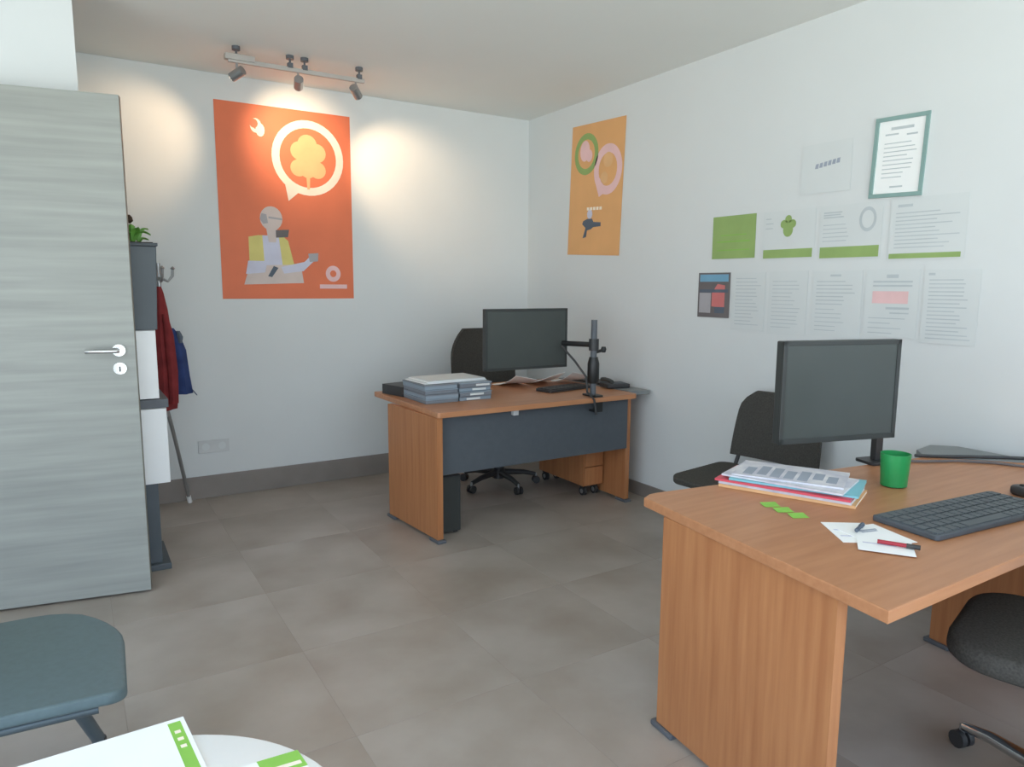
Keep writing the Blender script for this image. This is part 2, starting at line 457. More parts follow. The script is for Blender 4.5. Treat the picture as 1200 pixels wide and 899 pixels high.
obj('figure_arm', MB().flat([U(0.19, 0.80), U(0.33, 0.80), U(0.31, 0.86), U(0.17, 0.87)], y4 - 0.0006).flat([U(0.43, 0.83), U(0.61, 0.80), U(0.66, 0.765), U(0.69, 0.79), U(0.60, 0.85), U(0.45, 0.865)], y4 - 0.0006), M['lilac'], t)
obj('figure_cup', MB().flat([U(0.64, 0.755), U(0.72, 0.75), U(0.715, 0.795), U(0.65, 0.80)], y4 - 0.0009), M['greyp'], t)
b = MB().ring(*U(0.835, 0.862), 0.052, 0.022, y1, 28, 1.05)
b.box(*(U(0.725, 0)[0], U(0.945, 0)[0]), y1 - 0.0002, y1, U(0, 0.945)[1], U(0, 0.922)[1])
obj('logo', b, M['pinkp'], t)

# amber poster on the right wall (local x runs towards the viewer)
def wall_right_thing(name, label, cat, y, z, group=None, tilt=0.0):
    o = thing(name, label, cat, (XR - 0.0025, y, z), 0, group)
    o.rotation_euler = Matrix.Rotation(-PI / 2, 3, 'Z').to_euler()
    if tilt:
        o.rotation_euler = (Matrix.Rotation(-PI / 2, 3, 'Z') @ Matrix.Rotation(tilt, 3, 'Y')).to_euler()
    return o
PW2, PH2 = 0.585, 0.90
t = wall_right_thing('poster', 'amber yellow poster with green and pink rings on the right wall near the corner', 'poster', 4.325, 1.618, None, RAD(2.6))
def V(u, v): return (u * PW2, (1 - v) * PH2)
obj('sheet', MB().box(0, PW2, -0.0012, 0, 0, PH2), M['amber'], t)
obj('green_ring', MB().ring(*V(0.30, 0.225), 0.135, 0.095, y1, 32, 1.05), M['greend'], t)
obj('green_ring_content', MB().disc(*V(0.27, 0.20), 0.055, y1, 16, 1.3).disc(*V(0.36, 0.24), 0.035, y2, 14, 1.2), M['pinkp'], t)
b = MB().ring(*V(0.72, 0.36), 0.150, 0.098, y1, 32, 1.12)
b.flat([V(0.50, 0.45), V(0.58, 0.42), V(0.72, 0.52), V(0.58, 0.56)], y2)
obj('pink_bubble', b, M['pinkp'], t)
obj('bubble_emblem', MB().disc(*V(0.72, 0.29), 0.05, y2).disc(*V(0.66, 0.42), 0.04, y2), M['sand'], t)
b = MB()
for k in range(5): b.box(V(0.36 + 0.06 * k, 0)[0], V(0.405 + 0.06 * k, 0)[0], y1 - 0.0002, y1, V(0, 0.655)[1], V(0, 0.632)[1])
obj('title', b, M['cream'], t)
obj('figure_head', MB().disc(*V(0.42, 0.685), 0.030, y1, 14, 1.1), M['lilac'], t)
obj('figure_body', MB().flat([V(0.38, 0.72), V(0.47, 0.72), V(0.50, 0.745), V(0.64, 0.75), V(0.64, 0.78), V(0.50, 0.785), V(0.46, 0.80), V(0.38, 0.81), V(0.37, 0.86), V(0.30, 0.87), V(0.35, 0.79), V(0.28, 0.76), V(0.30, 0.735)], y2), M['navyp'], t)

# ------------------------------------------------------------------ papers on the right wall
def lines(rows, W, Hh, y=-0.0018):
    """printed rows: (v, u0, u1, height)"""
    b = MB()
    for v, u0, u1, h in rows:
        b.box(u0 * W, u1 * W, y - 0.0002, y, (1 - v) * Hh - h / 2, (1 - v) * Hh + h / 2)
    return b
def sheet(name, label, cat, ya, yb, z0, z1, group, m='paper2', tilt=0.0):
    t = wall_right_thing(name, label, cat, ya, z0, group, tilt)
    W, Hh = ya - yb, z1 - z0
    obj('page', MB().box(0, W, -0.0012, 0, 0, Hh), M[m], t)
    return t, W, Hh
def text_rows(v0, v1, n, u0=0.1, u1=0.9, h=0.0045, seed=1):
    rnd = random.Random(seed)
    return [(v0 + (v1 - v0) * k / (n - 1), u0, u0 + (u1 - u0) * rnd.uniform(0.6, 1), h) for k in range(n)]
G2 = 'notices in the upper row on the right wall'
G3 = 'printed pages in the lower row on the right wall'
t, W, Hh = sheet('notice', 'solid green card at left end of the upper row of notices', 'notice', 2.918, 2.617, 1.543, 1.778, G2, 'greend')
obj('text_lines', lines([(0.45, 0.2, 0.8, 0.006), (0.6, 0.12, 0.88, 0.008), (0.8, 0.12, 0.88, 0.006)], W, Hh), M['green'], t)
t, W, Hh = sheet('notice', 'white notice with green plant emblem and green bottom band', 'notice', 2.57, 2.255, 1.530, 1.776, G2)
obj('bottom_band', MB().box(0.01, W - 0.01, -0.0022, -0.0018, 0.006, 0.05), M['greend'], t)
obj('emblem', MB().disc(0.5 * W, 0.60 * Hh, 0.030, -0.0022, 16, 1.2).disc(0.42 * W, 0.72 * Hh, 0.022, -0.0024, 12).disc(0.58 * W, 0.72 * Hh, 0.022, -0.0024, 12).disc(0.5 * W, 0.82 * Hh, 0.02, -0.0024, 12), M['greend'], t)
obj('text_lines', lines(text_rows(0.15, 0.35, 3, 0.06, 0.22), W, Hh), M['ink'], t)
t, W, Hh = sheet('notice', 'white notice with pale oval ring at right and thick green bottom band', 'notice', 2.23, 1.912, 1.521, 1.776, G2)
obj('bottom_band', MB().box(0.008, W - 0.008, -0.0022, -0.0018, 0.006, 0.058), M['greend'], t)
obj('oval_ring', MB().ring(0.78 * W, 0.70 * Hh, 0.042, 0.030, -0.0022, 24, 1.35), M['ink'], t)
obj('text_lines', lines(text_rows(0.13, 0.22, 3, 0.06, 0.5, 0.006, 4) + text_rows(0.36, 0.66, 5, 0.06, 0.5, 0.004, 5), W, Hh), M['ink'], t)
t, W, Hh = sheet('notice', 'wide text notice with slim green bottom line at right end of the upper row', 'notice', 1.876, 1.548, 1.508, 1.776, G2)
obj('bottom_band', MB().box(0.006, W - 0.015, -0.0022, -0.0018, 0.006, 0.028), M['greend'], t)
obj('text_lines', lines([(0.12, 0.1, 0.3, 0.012)] + text_rows(0.24, 0.80, 10, 0.08, 0.92, 0.0045, 8), W, Hh), M['ink'], t)

t, W, Hh = sheet('photo_print', 'small colour photo print at left end of the lower row', 'photo', 3.012, 2.775, 1.210, 1.466, G3, 'brownp')
obj('sky_area', MB().box(0.012, W - 0.012, -0.0022, -0.0018, 0.80 * Hh, Hh - 0.01), M['skyp'], t)
obj('photo_subject', MB().flat([(0.45 * W, 0.25 * Hh), (0.85 * W, 0.22 * Hh), (0.85 * W, 0.72 * Hh), (0.62 * W, 0.75 * Hh), (0.45 * W, 0.55 * Hh)], -0.0021), M['redp'], t)
obj('photo_ground', MB().box(0.012, 0.42 * W, -0.0022, -0.0018, 0.10 * Hh, 0.55 * Hh), M['greyp'], t)
obj('photo_shadow', MB().box(0.012, W - 0.012, -0.0026, -0.0022, 0.56 * Hh, 0.63 * Hh).box(0.55 * W, 0.85 * W, -0.0026, -0.0022, 0.10 * Hh, 0.24 * Hh), M['navyp'], t)
t, W, Hh = sheet('page_print', 'narrow pale page just right of the colour photo print', 'paper', 2.76, 2.535, 1.150, 1.463, G3)
obj('text_lines', lines(text_rows(0.1, 0.9, 14, 0.12, 0.9, 0.004, 11), W, Hh), M['ink'], t)
t, W, Hh = sheet('page_print', 'third sheet of the lower row, faint text and no heading', 'paper', 2.512, 2.278, 1.138, 1.468, G3)
obj('text_lines', lines(text_rows(0.16, 0.88, 13, 0.1, 0.9, 0.0035, 12), W, Hh), M['ink'], t)
t, W, Hh = sheet('page_print', 'page with dark heading behind left part of the right-hand monitor', 'paper', 2.248, 1.987, 1.144, 1.465, G3)
obj('text_lines', lines([(0.07, 0.36, 0.58, 0.010)] + text_rows(0.16, 0.5, 7, 0.08, 0.92, 0.0045, 13) + text_rows(0.58, 0.9, 6, 0.08, 0.7, 0.0035, 14), W, Hh), M['ink'], t)
t, W, Hh = sheet('page_print', 'page with pink text block in the lower row', 'paper', 1.97, 1.722, 1.161, 1.467, G3)
obj('text_lines', lines([(0.10, 0.4, 0.62, 0.016), (0.18, 0.15, 0.88, 0.008), (0.24, 0.15, 0.88, 0.008), (0.57, 0.42, 0.85, 0.010), (0.64, 0.5, 0.85, 0.006)] + text_rows(0.72, 0.94, 4, 0.1, 0.8, 0.004, 15), W, Hh), M['ink'], t)
obj('pink_block', MB().box(0.15 * W, 0.82 * W, -0.0022, -0.0018, 0.50 * Hh, 0.68 * Hh), M['pinkp'], t)
t, W, Hh = sheet('page_print', 'rightmost page of the lower row, filled with text', 'paper', 1.703, 1.475, 1.147, 1.463, G3)
obj('text_lines', lines([(0.06, 0.08, 0.2, 0.01)] + text_rows(0.14, 0.93, 16, 0.1, 0.92, 0.0045, 16), W, Hh), M['ink'], t)

t, W, Hh = sheet('certificate', 'certificate in slim teal-green frame above the other notices', 'certificate', 1.985, 1.742, 1.79, 2.14, None, 'paper', RAD(2.0))
fr = MB()
for x0, x1, z0, z1 in ((0, W, 0, 0.018), (0, W, Hh - 0.018, Hh), (0, 0.018, 0.018, Hh - 0.018), (W - 0.018, W, 0.018, Hh - 0.018)):
    fr.box(x0, x1, -0.009, -0.0013, z0, z1, 0.002)
obj('frame', fr, M['tealp'], t)
obj('text_lines', lines([(0.15, 0.3, 0.72, 0.012), (0.22, 0.2, 0.45, 0.007), (0.24, 0.6, 0.8, 0.007)] + text_rows(0.33, 0.75, 9, 0.2, 0.82, 0.004, 17) + [(0.87, 0.38, 0.62, 0.007)], W, Hh), M['ink'], t)
t, W, Hh = sheet('page_print', 'faint white sheet with one blue-grey line, left of the framed certificate', 'paper', 2.352, 2.083, 1.842, 2.08, None)
b = MB()
for k in range(6): b.flat([(W * (0.28 + 0.085 * k), Hh * (0.50 + 0.012 * k)), (W * (0.345 + 0.085 * k), Hh * (0.50 + 0.012 * k)), (W * (0.355 + 0.085 * k), Hh * (0.60 + 0.012 * k)), (W * (0.295 + 0.085 * k), Hh * (0.59 + 0.012 * k))], -0.0018)
obj('text_line', b, M['inkblue'], t)

# ------------------------------------------------------------------ desks
TOP, TH = 0.72, 0.03
def desk_foot(mb, x, y, a=0.0):
    return mb
# far desk
fd = thing('desk', 'beech office desk with dark modesty panel in the far corner', 'desk', (0, 0, 0))
obj('desktop', MB().prism([(1.612, 3.315), (2.965, 3.315), (2.985, 3.335), (2.985, 4.215), (1.590, 4.215), (1.585, 4.20), (1.600, 3.325)], TOP - TH, TOP, 0.004), M['beech'], fd)
def leg_panel(p0, p1, z1, th, parent):
    """upright end panel from p0 (back) to p1 (front), with two grey feet"""
    p0, p1 = Vector(p0), Vector(p1)
    d = (p1 - p0).normalized(); n = Vector((-d.y, d.x))
    pts = [p0, p1, p1 + n * th, p0 + n * th]
    l = obj('leg_panel', MB().prism([(q.x, q.y) for q in pts], 0.018, z1, 0.002), M['beech_v'], parent)
    for q in (p0 + d * 0.03, p1 - d * 0.03):
        c = q + n * th / 2
        a = math.atan2(d.y, d.x)
        obj('leg_foot', MB().box(c.x - 0.05, c.x + 0.05, c.y - 0.026, c.y + 0.026, 0, 0.0175, 0.005, a), M['foot'], l)
    return l
leg_panel((1.552, 3.90), (1.600, 3.335), TOP - TH, 0.035, fd)
leg_panel((2.965, 4.0), (2.965, 3.40), TOP - TH, 0.035, fd)
obj('modesty_panel', MB().box(1.648, 2.962, 3.385, 3.403, 0.36, TOP - TH - 0.001, 0.001), M['slate'], fd)
obj('panel_bracket', MB().box(2.09, 2.125, 3.355, 3.384, 0.655, 0.69, 0.004), M['plate'], fd)
obj('grey_extension', MB().prism([(2.99, 3.40), (3.13, 3.375), (3.145, 3.42), (3.145, 4.18), (2.99, 4.18)], TOP - 0.022, TOP + 0.004, 0.004), M['greytop'], fd)
# mobile drawer unit under it
pd = thing('drawer_pedestal', 'brown wooden drawer unit on casters under the far desk', 'drawer unit', (2.80, 3.62, 0))
obj('body', MB().box(0, 0.155, 0, 0.52, 0.072, 0.34, 0.002), M['beech_v'], pd)
obj('drawer', MB().box(0.005, 0.15, -0.016, -0.001, 0.08, 0.20, 0.002), M['beech_v'], pd)
obj('drawer', MB().box(0.005, 0.15, -0.016, -0.001, 0.206, 0.335, 0.002), M['beech_v'], pd)
for x in (0.03, 0.125):
    for y in (0.04, 0.48):
        w_ = obj('caster', MB().tube([(x - 0.012, y, 0.03), (x + 0.012, y, 0.03)], 0.03, 16), M['black'], pd, True)
        obj('caster_hub', MB().tube([(x - 0.0135, y, 0.03), (x + 0.0135, y, 0.03)], 0.016, 12), M['silver'], w_, True)
        obj('caster_fork', MB().box(x - 0.016, x + 0.016, y - 0.012, y + 0.02, 0.058, 0.0715), M['black'], pd)

# computer tower
pt = thing('computer_tower', 'black computer tower standing beside the left leg of the far desk', 'computer', (1.66, 3.44, 0))
obj('case', MB().box(0, 0.135, 0, 0.36, 0.012, 0.335, 0.006), M['black'], pt)
obj('front_panel', MB().box(0.006, 0.129, -0.006, -0.0005, 0.018, 0.329, 0.002), M['bezel'], pt)
obj('base_feet', MB().box(0.01, 0.035, 0.02, 0.34, 0, 0.0118).box(0.10, 0.125, 0.02, 0.34, 0, 0.0118), M['black'], pt)

# near desk, turned a few degrees, front edge bowed
nd = thing('desk', 'beech office desk with plain end panel and grey corner piece in the right foreground', 'desk', (0, 0, 0))
front = [(1.394, 0.768), (1.55, 0.769), (1.80, 0.7715), (2.05, 0.772), (2.35, 0.765), (2.65, 0.735), (2.96, 0.66)]
obj('desktop', MB().prism(front + [(3.09, 1.21), (2.84, 1.475), (1.575, 1.652), (1.545, 1.650), (1.505, 1.63)], TOP - TH, TOP, 0.004), M['beech'], nd)
leg_panel((1.490, 1.525), (1.432, 0.905), TOP - TH, 0.034, nd)
leg_panel((2.79, 1.37), (2.725, 0.80), TOP - TH, 0.034, nd)
obj('modesty_panel', MB().prism([(1.535, 1.47), (2.78, 1.32), (2.782, 1.338), (1.537, 1.488)], 0.34, TOP - TH - 0.001), M['slate'], nd)
obj('grey_corner', MB().prism([(3.095, 1.215), (3.14, 1.17), (3.145, 1.50), (3.07, 1.575), (2.93, 1.555), (2.845, 1.48)], TOP - 0.022, TOP + 0.003, 0.003), M['greytop'], nd)

# ------------------------------------------------------------------ monitors
def monitor(name, label, cx, y, z0, wd, ht, rz, parent_parts):
    t = thing(name, label, 'monitor', (cx, y, 0), rz)
    obj('housing', MB().box(-wd / 2, wd / 2, 0.002, 0.034, z0, z0 + ht, 0.005).box(-wd * 0.3, wd * 0.3, 0.034, 0.055, z0 + ht * 0.2, z0 + ht * 0.8, 0.006), M['bezel'], t)
    b_ = 0.015
    fr = MB()
    for x0, x1, q0, q1 in ((-wd / 2, wd / 2, z0, z0 + b_ * 1.2), (-wd / 2, wd / 2, z0 + ht - b_, z0 + ht), (-wd / 2, -wd / 2 + b_, z0, z0 + ht), (wd / 2 - b_, wd / 2, z0, z0 + ht)):
        fr.box(x0, x1, -0.004, 0.004, q0, q1, 0.0015)
    obj('bezel', fr, M['bezel'], t)
    obj('screen', MB().box(-wd / 2 + b_ * 0.8, wd / 2 - b_ * 0.8, -0.001, 0.0035, z0 + b_ * 0.8, z0 + ht - b_ * 0.8), M['screen'], t)
    parent_parts(t, wd, ht, z0)
    return t
def near_stand(t, wd, ht, z0):
    # pole on a foot plate stands behind, an arm carries the screen
    x, y = 0.39, 0.233
    obj('pole', MB().box(x - 0.016, x + 0.016, y - 0.014, y + 0.014, TOP + 0.012, z0 + 0.17, 0.003), M['black'], t)
    obj('stand_foot', MB().prism(rounded(x - 0.06, x + 0.05, y - 0.05, y + 0.05, 0.02), TOP + 0.0008, TOP + 0.012, 0.002), M['black'], t)
    obj('swing_arm', MB().tube([(x, y, z0 + 0.16), (x - 0.20, y - 0.06, z0 + 0.16), (0.02, 0.06, z0 + 0.16)], 0.014, 10), M['armmetal'], t, True)
monitor('monitor', 'large dark monitor with screen off on the right foreground desk', 2.147, 1.40, 0.875, 0.465, 0.337, RAD(-15.4), near_stand)
def far_stand(t, wd, ht, z0):
    # arm runs right to a pole clamped on the front edge of the desk
    px, py = 0.352, -0.195
    obj('pole', MB().tube([(px, py, TOP + 0.012), (px, py, 1.185)], 0.019, 14), M['foot'], t, True)
    a = obj('swing_arm', MB().tube([(px, py, 1.035), (px - 0.09, py + 0.16, 1.035), (px - 0.10, 0.075, 1.035), (0.0, 0.06, 1.05)], 0.016, 10), M['armmetal'], t, True)
    obj('arm_collar', MB().lathe([(0.030, 0), (0.030, 0.07)], 18, (px, py, 1.0)), M['black'], t, True)
    obj('joint_knob', MB().tube([(px + 0.02, py, 0.99), (px + 0.075, py, 1.0)], 0.010, 10).lathe([(0.012, 0), (0.018, 0.02), (0.012, 0.035)], 12, (px + 0.075, py, 0.985)), M['armmetal'], t, True)
    obj('lower_collar', MB().lathe([(0.026, 0), (0.036, 0.02), (0.036, 0.12), (0.026, 0.16)], 18, (px, py, 0.80)), M['armmetal'], t, True)
    obj('hanging_cable', MB().tube([(px - 0.12, py + 0.17, 1.02), (px - 0.08, py + 0.08, 0.93), (px - 0.045, py + 0.01, 0.84), (px - 0.05, py - 0.01, TOP + 0.03), (px - 0.045, py - 0.075, TOP - 0.01), (px - 0.03, py - 0.078, TOP - 0.10)], 0.007, 8), M['black'], t, True)
    obj('edge_clamp', MB().box(px - 0.035, px + 0.035, py - 0.05, py + 0.06, TOP + 0.001, TOP + 0.012, 0.002).box(px - 0.03, px + 0.03, py - 0.062, py - 0.05, TOP - 0.09, TOP + 0.012, 0.002).box(px - 0.03, px + 0.03, py - 0.05, py - 0.004, TOP - 0.09, TOP - 0.078, 0.002).tube([(px, py - 0.03, TOP - 0.078), (px, py - 0.03, TOP - TH - 0.001)], 0.008, 8), M['armmetal'], t)
monitor('monitor', 'smaller dark monitor on a clamp pole arm at the far desk', 2.325, 3.58, 0.885, 0.58, 0.365, RAD(-1), far_stand)

# ------------------------------------------------------------------ chairs
def visitor_chair(label, loc, rz, seatm, tubem, group, rad=(0.09, 0.05, 0.05, 0.09)):
    """faces local +x; seat about 0.50 wide"""
    t = thing('visitor_chair', label, 'chair', loc, rz, group)
    s = MB().prism(rounded(-0.25, 0.22, -0.26, 0.26, rad, 8), 0.425, 0.455, 0.010, 3)
    for v in s.bm.verts:
        v.co.z += 0.10 * max(0, (abs(v.co.y) / 0.26)) ** 3 * 0.12 - 0.014 * max(0, (v.co.x - 0.12) / 0.1)
    obj('seat', s, seatm, t, True)
    back = MB()
    def bf(u, v):
        yy = (u - 0.5) * 2
        hw = 0.245 * (1 - 0.14 * v ** 2)
        q = 0.075
        zz = 0.50 + v * 0.345
        lim = 1 - (max(0, v - 0.7) / 0.3) ** 2.4 * 0.32
        return (-0.255 - 0.055 * v - 0.02 * (1 - yy * yy), yy * hw * lim, zz)
    back.grid(bf, 14, 10, 0.022, (-1, 0, 0.1))
    obj('backrest', back, seatm, t, True)
    for sy in (-1, 1):
        fx, fy = (0.134, 0.32) if sy > 0 else (-0.16, -0.28)
        hx_, hy_ = (0.02, 0.15) if sy > 0 else (-0.12, -0.12)
        obj('leg', MB().tube([(hx_, hy_, 0.41), ((fx + hx_) / 2, (fy + hy_) / 2, 0.21), (fx, fy, 0.014)], 0.023, 12, 0.018), tubem, t, True)
        obj('leg', MB().tube([(-0.12, sy * 0.10, 0.41), (-0.31, sy * 0.27, 0.014)], 0.020, 12, 0.016), tubem, t, True)
        obj('back_support', MB().tube([(-0.15, sy * 0.20, 0.412), (-0.25, sy * 0.21, 0.43), (-0.285, sy * 0.21, 0.50), (-0.315, sy * 0.20, 0.70)], 0.011, 10), tubem, t, True)
        obj('side_rail', MB().tube([(0.16, sy * 0.225, 0.411), (-0.22, sy * 0.215, 0.411)], 0.0115, 10), tubem, t, True)
    for x in (0.13, -0.2): obj('cross_rail', MB().tube([(x, -0.22, 0.411), (x, 0.22, 0.411)], 0.011, 10), tubem, t, True)
    for x, y in ((0.134, 0.32), (-0.16, -0.28), (-0.31, 0.27), (-0.31, -0.27)):
        obj('leg_cap', MB().lathe([(0.019, 0), (0.019, 0.022)], 10, (x, y, 0)), M['black'], t)
    return t
visitor_chair('teal-grey chair with rounded seat at left, in front of the open door', (-0.16, 2.02, 0), RAD(-2), M['teal'], M['tealtube'], None, (0.09, 0.05, 0.22, 0.12))
visitor_chair('black visitor chair backed to the right wall, behind the right foreground monitor', (2.72, 2.27, 0), RAD(186), M['blackfab'], M['black'], None)

def swivel_chair(label, loc, rz, basem, phase, seat_z=0.48, armrests=True):
    """faces local +y"""
    t = thing('swivel_chair', label, 'chair', loc, rz, None)
    s = MB().prism(rounded(-0.25, 0.25, -0.23, 0.25, (0.10, 0.10, 0.13, 0.13), 6), seat_z - 0.06, seat_z, 0.024, 3)
    obj('seat', s, M['blackfab'], t, True)
    back = MB()
    def bf(u, v):
        yy = (u - 0.5) * 2
        lim = 1 - (max(0, v - 0.55) / 0.45) ** 2.2 * 0.40 - (max(0, 0.25 - v) / 0.25) ** 2 * 0.10
        return (yy * 0.24 * lim, -0.24 - 0.06 * v - 0.035 * (1 - yy * yy), seat_z + 0.12 + v * 0.50)
    back.grid(bf, 14, 12, 0.045, (0, -1, 0))
    obj('backrest', back, M['blackfab'], t, True)
    obj('back_bracket', MB().tube([(0, -0.10, seat_z - 0.085), (0, -0.28, seat_z - 0.075), (0, -0.345, seat_z + 0.05), (0, -0.365, seat_z + 0.25)], 0.018, 10), M['black'], t, True)
    obj('gas_column', MB().lathe([(0.032, 0.085), (0.032, 0.20), (0.022, 0.21), (0.022, seat_z - 0.10), (0.07, seat_z - 0.095), (0.07, seat_z - 0.061)], 18), M['black'], t, True)
    bs = obj('star_base', MB().lathe([(0.045, 0.055), (0.045, 0.115)], 18), basem, t, True)
    for k in range(5):
        a = phase + k * 2 * PI / 5
        c, s_ = math.cos(a), math.sin(a)
        obj('base_arm', MB().tube([(0.03 * c, 0.03 * s_, 0.095), (0.18 * c, 0.18 * s_, 0.085), (0.265 * c, 0.265 * s_, 0.066)], 0.022, 10, 0.014), basem, bs, True)
        x, y = 0.27 * c, 0.27 * s_
        for q in (-0.014, 0.014):
            cc = Vector((x - s_ * q, y + c * q, 0.026)); dd = Vector((-s_, c, 0)) * 0.009
            obj('caster', MB().tube([cc - dd, cc + dd], 0.026, 14), M['black'], bs, True)
        obj('caster_stem', MB().tube([(x, y, 0.03), (x, y, 0.072)], 0.008, 8), M['silver'], bs)
    if armrests:
        for sx_ in (-1, 1):
            obj('armrest', MB().prism(rounded(sx_ * 0.29 - 0.03, sx_ * 0.29 + 0.03, -0.16, 0.10, 0.025), seat_z + 0.19, seat_z + 0.215, 0.006).tube([(sx_ * 0.20, -0.02, seat_z - 0.082), (sx_ * 0.285, -0.02, seat_z - 0.07), (sx_ * 0.295, -0.02, seat_z + 0.05), (sx_ * 0.29, -0.02, seat_z + 0.191)], 0.012, 8), M['black'], t, True)
    return t
swivel_chair('black swivel chair behind the far desk, beyond its monitor', (2.47, 4.16, 0), RAD(172), M['black'], RAD(25), 0.46, False)
swivel_chair('black swivel chair pushed under the right foreground desk at the frame edge', (2.15, 0.71, 0), RAD(15), M['chrome'], RAD(60), 0.48, False)

# ------------------------------------------------------------------ things on the near desk
mug = thing('cup', 'green cylindrical cup on the right foreground desk', 'cup', (2.325, 1.30, TOP + 0.0006))
obj('cup_body', MB().lathe([(0.036, 0.0), (0.041, 0.003), (0.047, 0.112), (0.0445, 0.112), (0.039, 0.007), (0.001, 0.007)], 32), M['cup'], mug, True)
kb = thing('keyboard', 'dark grey wide keyboard on the right foreground desk', 'keyboard', (2.19, 1.005, TOP + 0.0006), RAD(-5))
obj('base', MB().prism(rounded(-0.285, 0.285, -0.098, 0.098, 0.012), 0.0, 0.016, 0.004), M['slate'], kb)
keys = MB()
for r_ in range(5):
    n = 16
    for k in range(n):
        if r_ == 0 and 4 <= k <= 9: continue
        x0 = -0.275 + k * 0.0345
        keys.box(x0, x0 + 0.029, -0.088 + r_ * 0.0355, -0.088 + r_ * 0.0355 + 0.029, 0.0162, 0.0195)
keys.box(-0.275 + 4 * 0.0345, -0.275 + 10 * 0.0345 - 0.006, -0.088, -0.059, 0.0162, 0.0195)
ko = obj('keys', keys, mat('key_caps', (86, 92, 96), 0.6), kb); ko['kind'] = 'stuff'
ms = thing('mouse', 'black computer mouse right of the wide keyboard', 'mouse', (2.575, 1.0, TOP + 0.0006), RAD(-10))
b = MB(); b.prism(rounded(-0.032, 0.032, -0.055, 0.055, 0.03), 0, 0.03, 0.012, 3); obj('mouse_body', b, M['black'], ms, True)
obj('wheel', MB().tube([(-0.004, 0.025, 0.029), (0.004, 0.025, 0.029)], 0.007, 10), M['armmetal'], ms)

MG = 'magazines stacked on the right foreground desk'
z = TOP + 0.0006
mags = [((1.985, 1.445), -67, 0.21, 0.42, 0.010, 'magw', 'orange-edged magazine at bottom of the near-desk stack'),
        ((1.985, 1.45), -68, 0.215, 0.41, 0.009, 'magw', 'second magazine from bottom of the near-desk stack'),
        ((1.98, 1.455), -68, 0.22, 0.42, 0.007, 'redmag', 'pink-red magazine in the middle of the near-desk stack'),
        ((2.005, 1.44), -64, 0.22, 0.39, 0.007, 'cyanmag', 'pale cyan magazine below the white ones in the near-desk stack'),
        ((1.99, 1.46), -70, 0.215, 0.38, 0.006, 'magw', 'pale printed magazine second from top of the near-desk stack'),
        ((2.01, 1.47), -62, 0.21, 0.34, 0.006, 'magw', 'white printed magazine on top of the near-desk stack')]
for (cx, cy), ang, wd, ln, th, mm, lab in mags:
    t = thing('magazine', lab, 'magazine', (cx, cy, z), RAD(ang), MG)
    obj('pages', MB().box(-ln / 2 + 0.002, ln / 2 - 0.002, -wd / 2 + 0.002, wd / 2 - 0.002, 0.0008, th - 0.0008), M['paper'], t)
    cov = MB().box(-ln / 2, ln / 2, -wd / 2, wd / 2, th - 0.0008, th).box(-ln / 2, ln / 2, -wd / 2, wd / 2, 0, 0.0008).box(-ln / 2, ln / 2, -wd / 2 - 0.001, -wd / 2 + 0.002, 0, th)
    obj('cover', cov, M[mm] if 'orange-edged' not in lab else M['sand'], t)
    if 'printed' in lab:
        pr_ = MB()
        rnd = random.Random(len(lab))
        for k in range(7): 
            x = -ln / 2 + 0.03 + k * ln / 8
            pr_.box(x, x + ln / 11, -wd * rnd.uniform(0.2, 0.42), wd * rnd.uniform(0.05, 0.4), th, th + 0.0003)
        obj('cover_print', pr_, M['inkblue'] if 'top' in lab and 'second' not in lab else M['ink'], t)
    z += th + 0.0005
NG = 'lime sticky notes on the right foreground desk'
for (x, y), lab in (((1.782, 1.37), 'lime-green sticky note nearest the magazines\' far end, first of three'), ((1.772, 1.315), 'middle one of three lime-green sticky notes in a row'), ((1.765, 1.258), 'lime-green sticky note nearest the loose papers, last of three')):
    o = obj('sticky_note', MB().grid(lambda u, v: ((u - 0.5) * 0.05, (v - 0.5) * 0.036, 0.0004 + 0.004 * v * v), 3, 3, 0.0004, (0, 0, 1)), M['lime'], None, False, (x, y, TOP + 0.0003), (0, 0, RAD(-25)))
    tag(o, lab, 'sticky note', NG)
def loose_sheet(lab, x, y, zz, wx, wy, rz, rows, col='inkblue'):
    t = thing('loose_paper', lab, 'paper', (x, y, TOP + zz), RAD(rz), 'loose white papers on the right foreground desk')
    obj('page', MB().box(-wx / 2, wx / 2, -wy / 2, wy / 2, 0, 0.0012), M['paper'], t)
    b = MB()
    for v, u0, u1 in rows: b.box((u0 - 0.5) * wx, (u1 - 0.5) * wx, (v - 0.5) * wy - 0.004, (v - 0.5) * wy + 0.004, 0.0013, 0.0016)
    obj('text_lines', b, M[col], t)
loose_sheet('white paper slip left of the keyboard, underneath, nearest the sticky notes', 1.775, 1.09, 0.0005, 0.12, 0.16, -35, [(0.3, 0.1, 0.8), (0.6, 0.1, 0.6)], 'lilac')
loose_sheet('white paper with blue mark in the middle of the papers left of the keyboard', 1.80, 1.045, 0.002, 0.13, 0.15, -15, [(0.75, 0.3, 0.8), (0.68, 0.35, 0.75)], 'inkblue')
loose_sheet('white paper under the pens, left of the keyboard', 1.745, 0.985, 0.0038, 0.13, 0.12, -55, [(0.5, 0.1, 0.7)], 'lilac')
def pen(lab, p0, p1, m1, m2):
    p0, p1 = Vector(p0), Vector(p1)
    t = thing('pen', lab, 'pen', p0, 0)
    d = p1 - p0
    obj('barrel', MB().tube([(0, 0, 0), d * 0.68], 0.0055, 10), M[m1], t, True)
    obj('cap', MB().tube([d * 0.68, d * 0.97, d], 0.0065, 10), M[m2], t, True)
pen('red pen with dark cap lying on the loose papers', (1.735, 1.0, TOP + 0.0125), (1.782, 0.915, TOP + 0.0125), 'redpen', 'black')
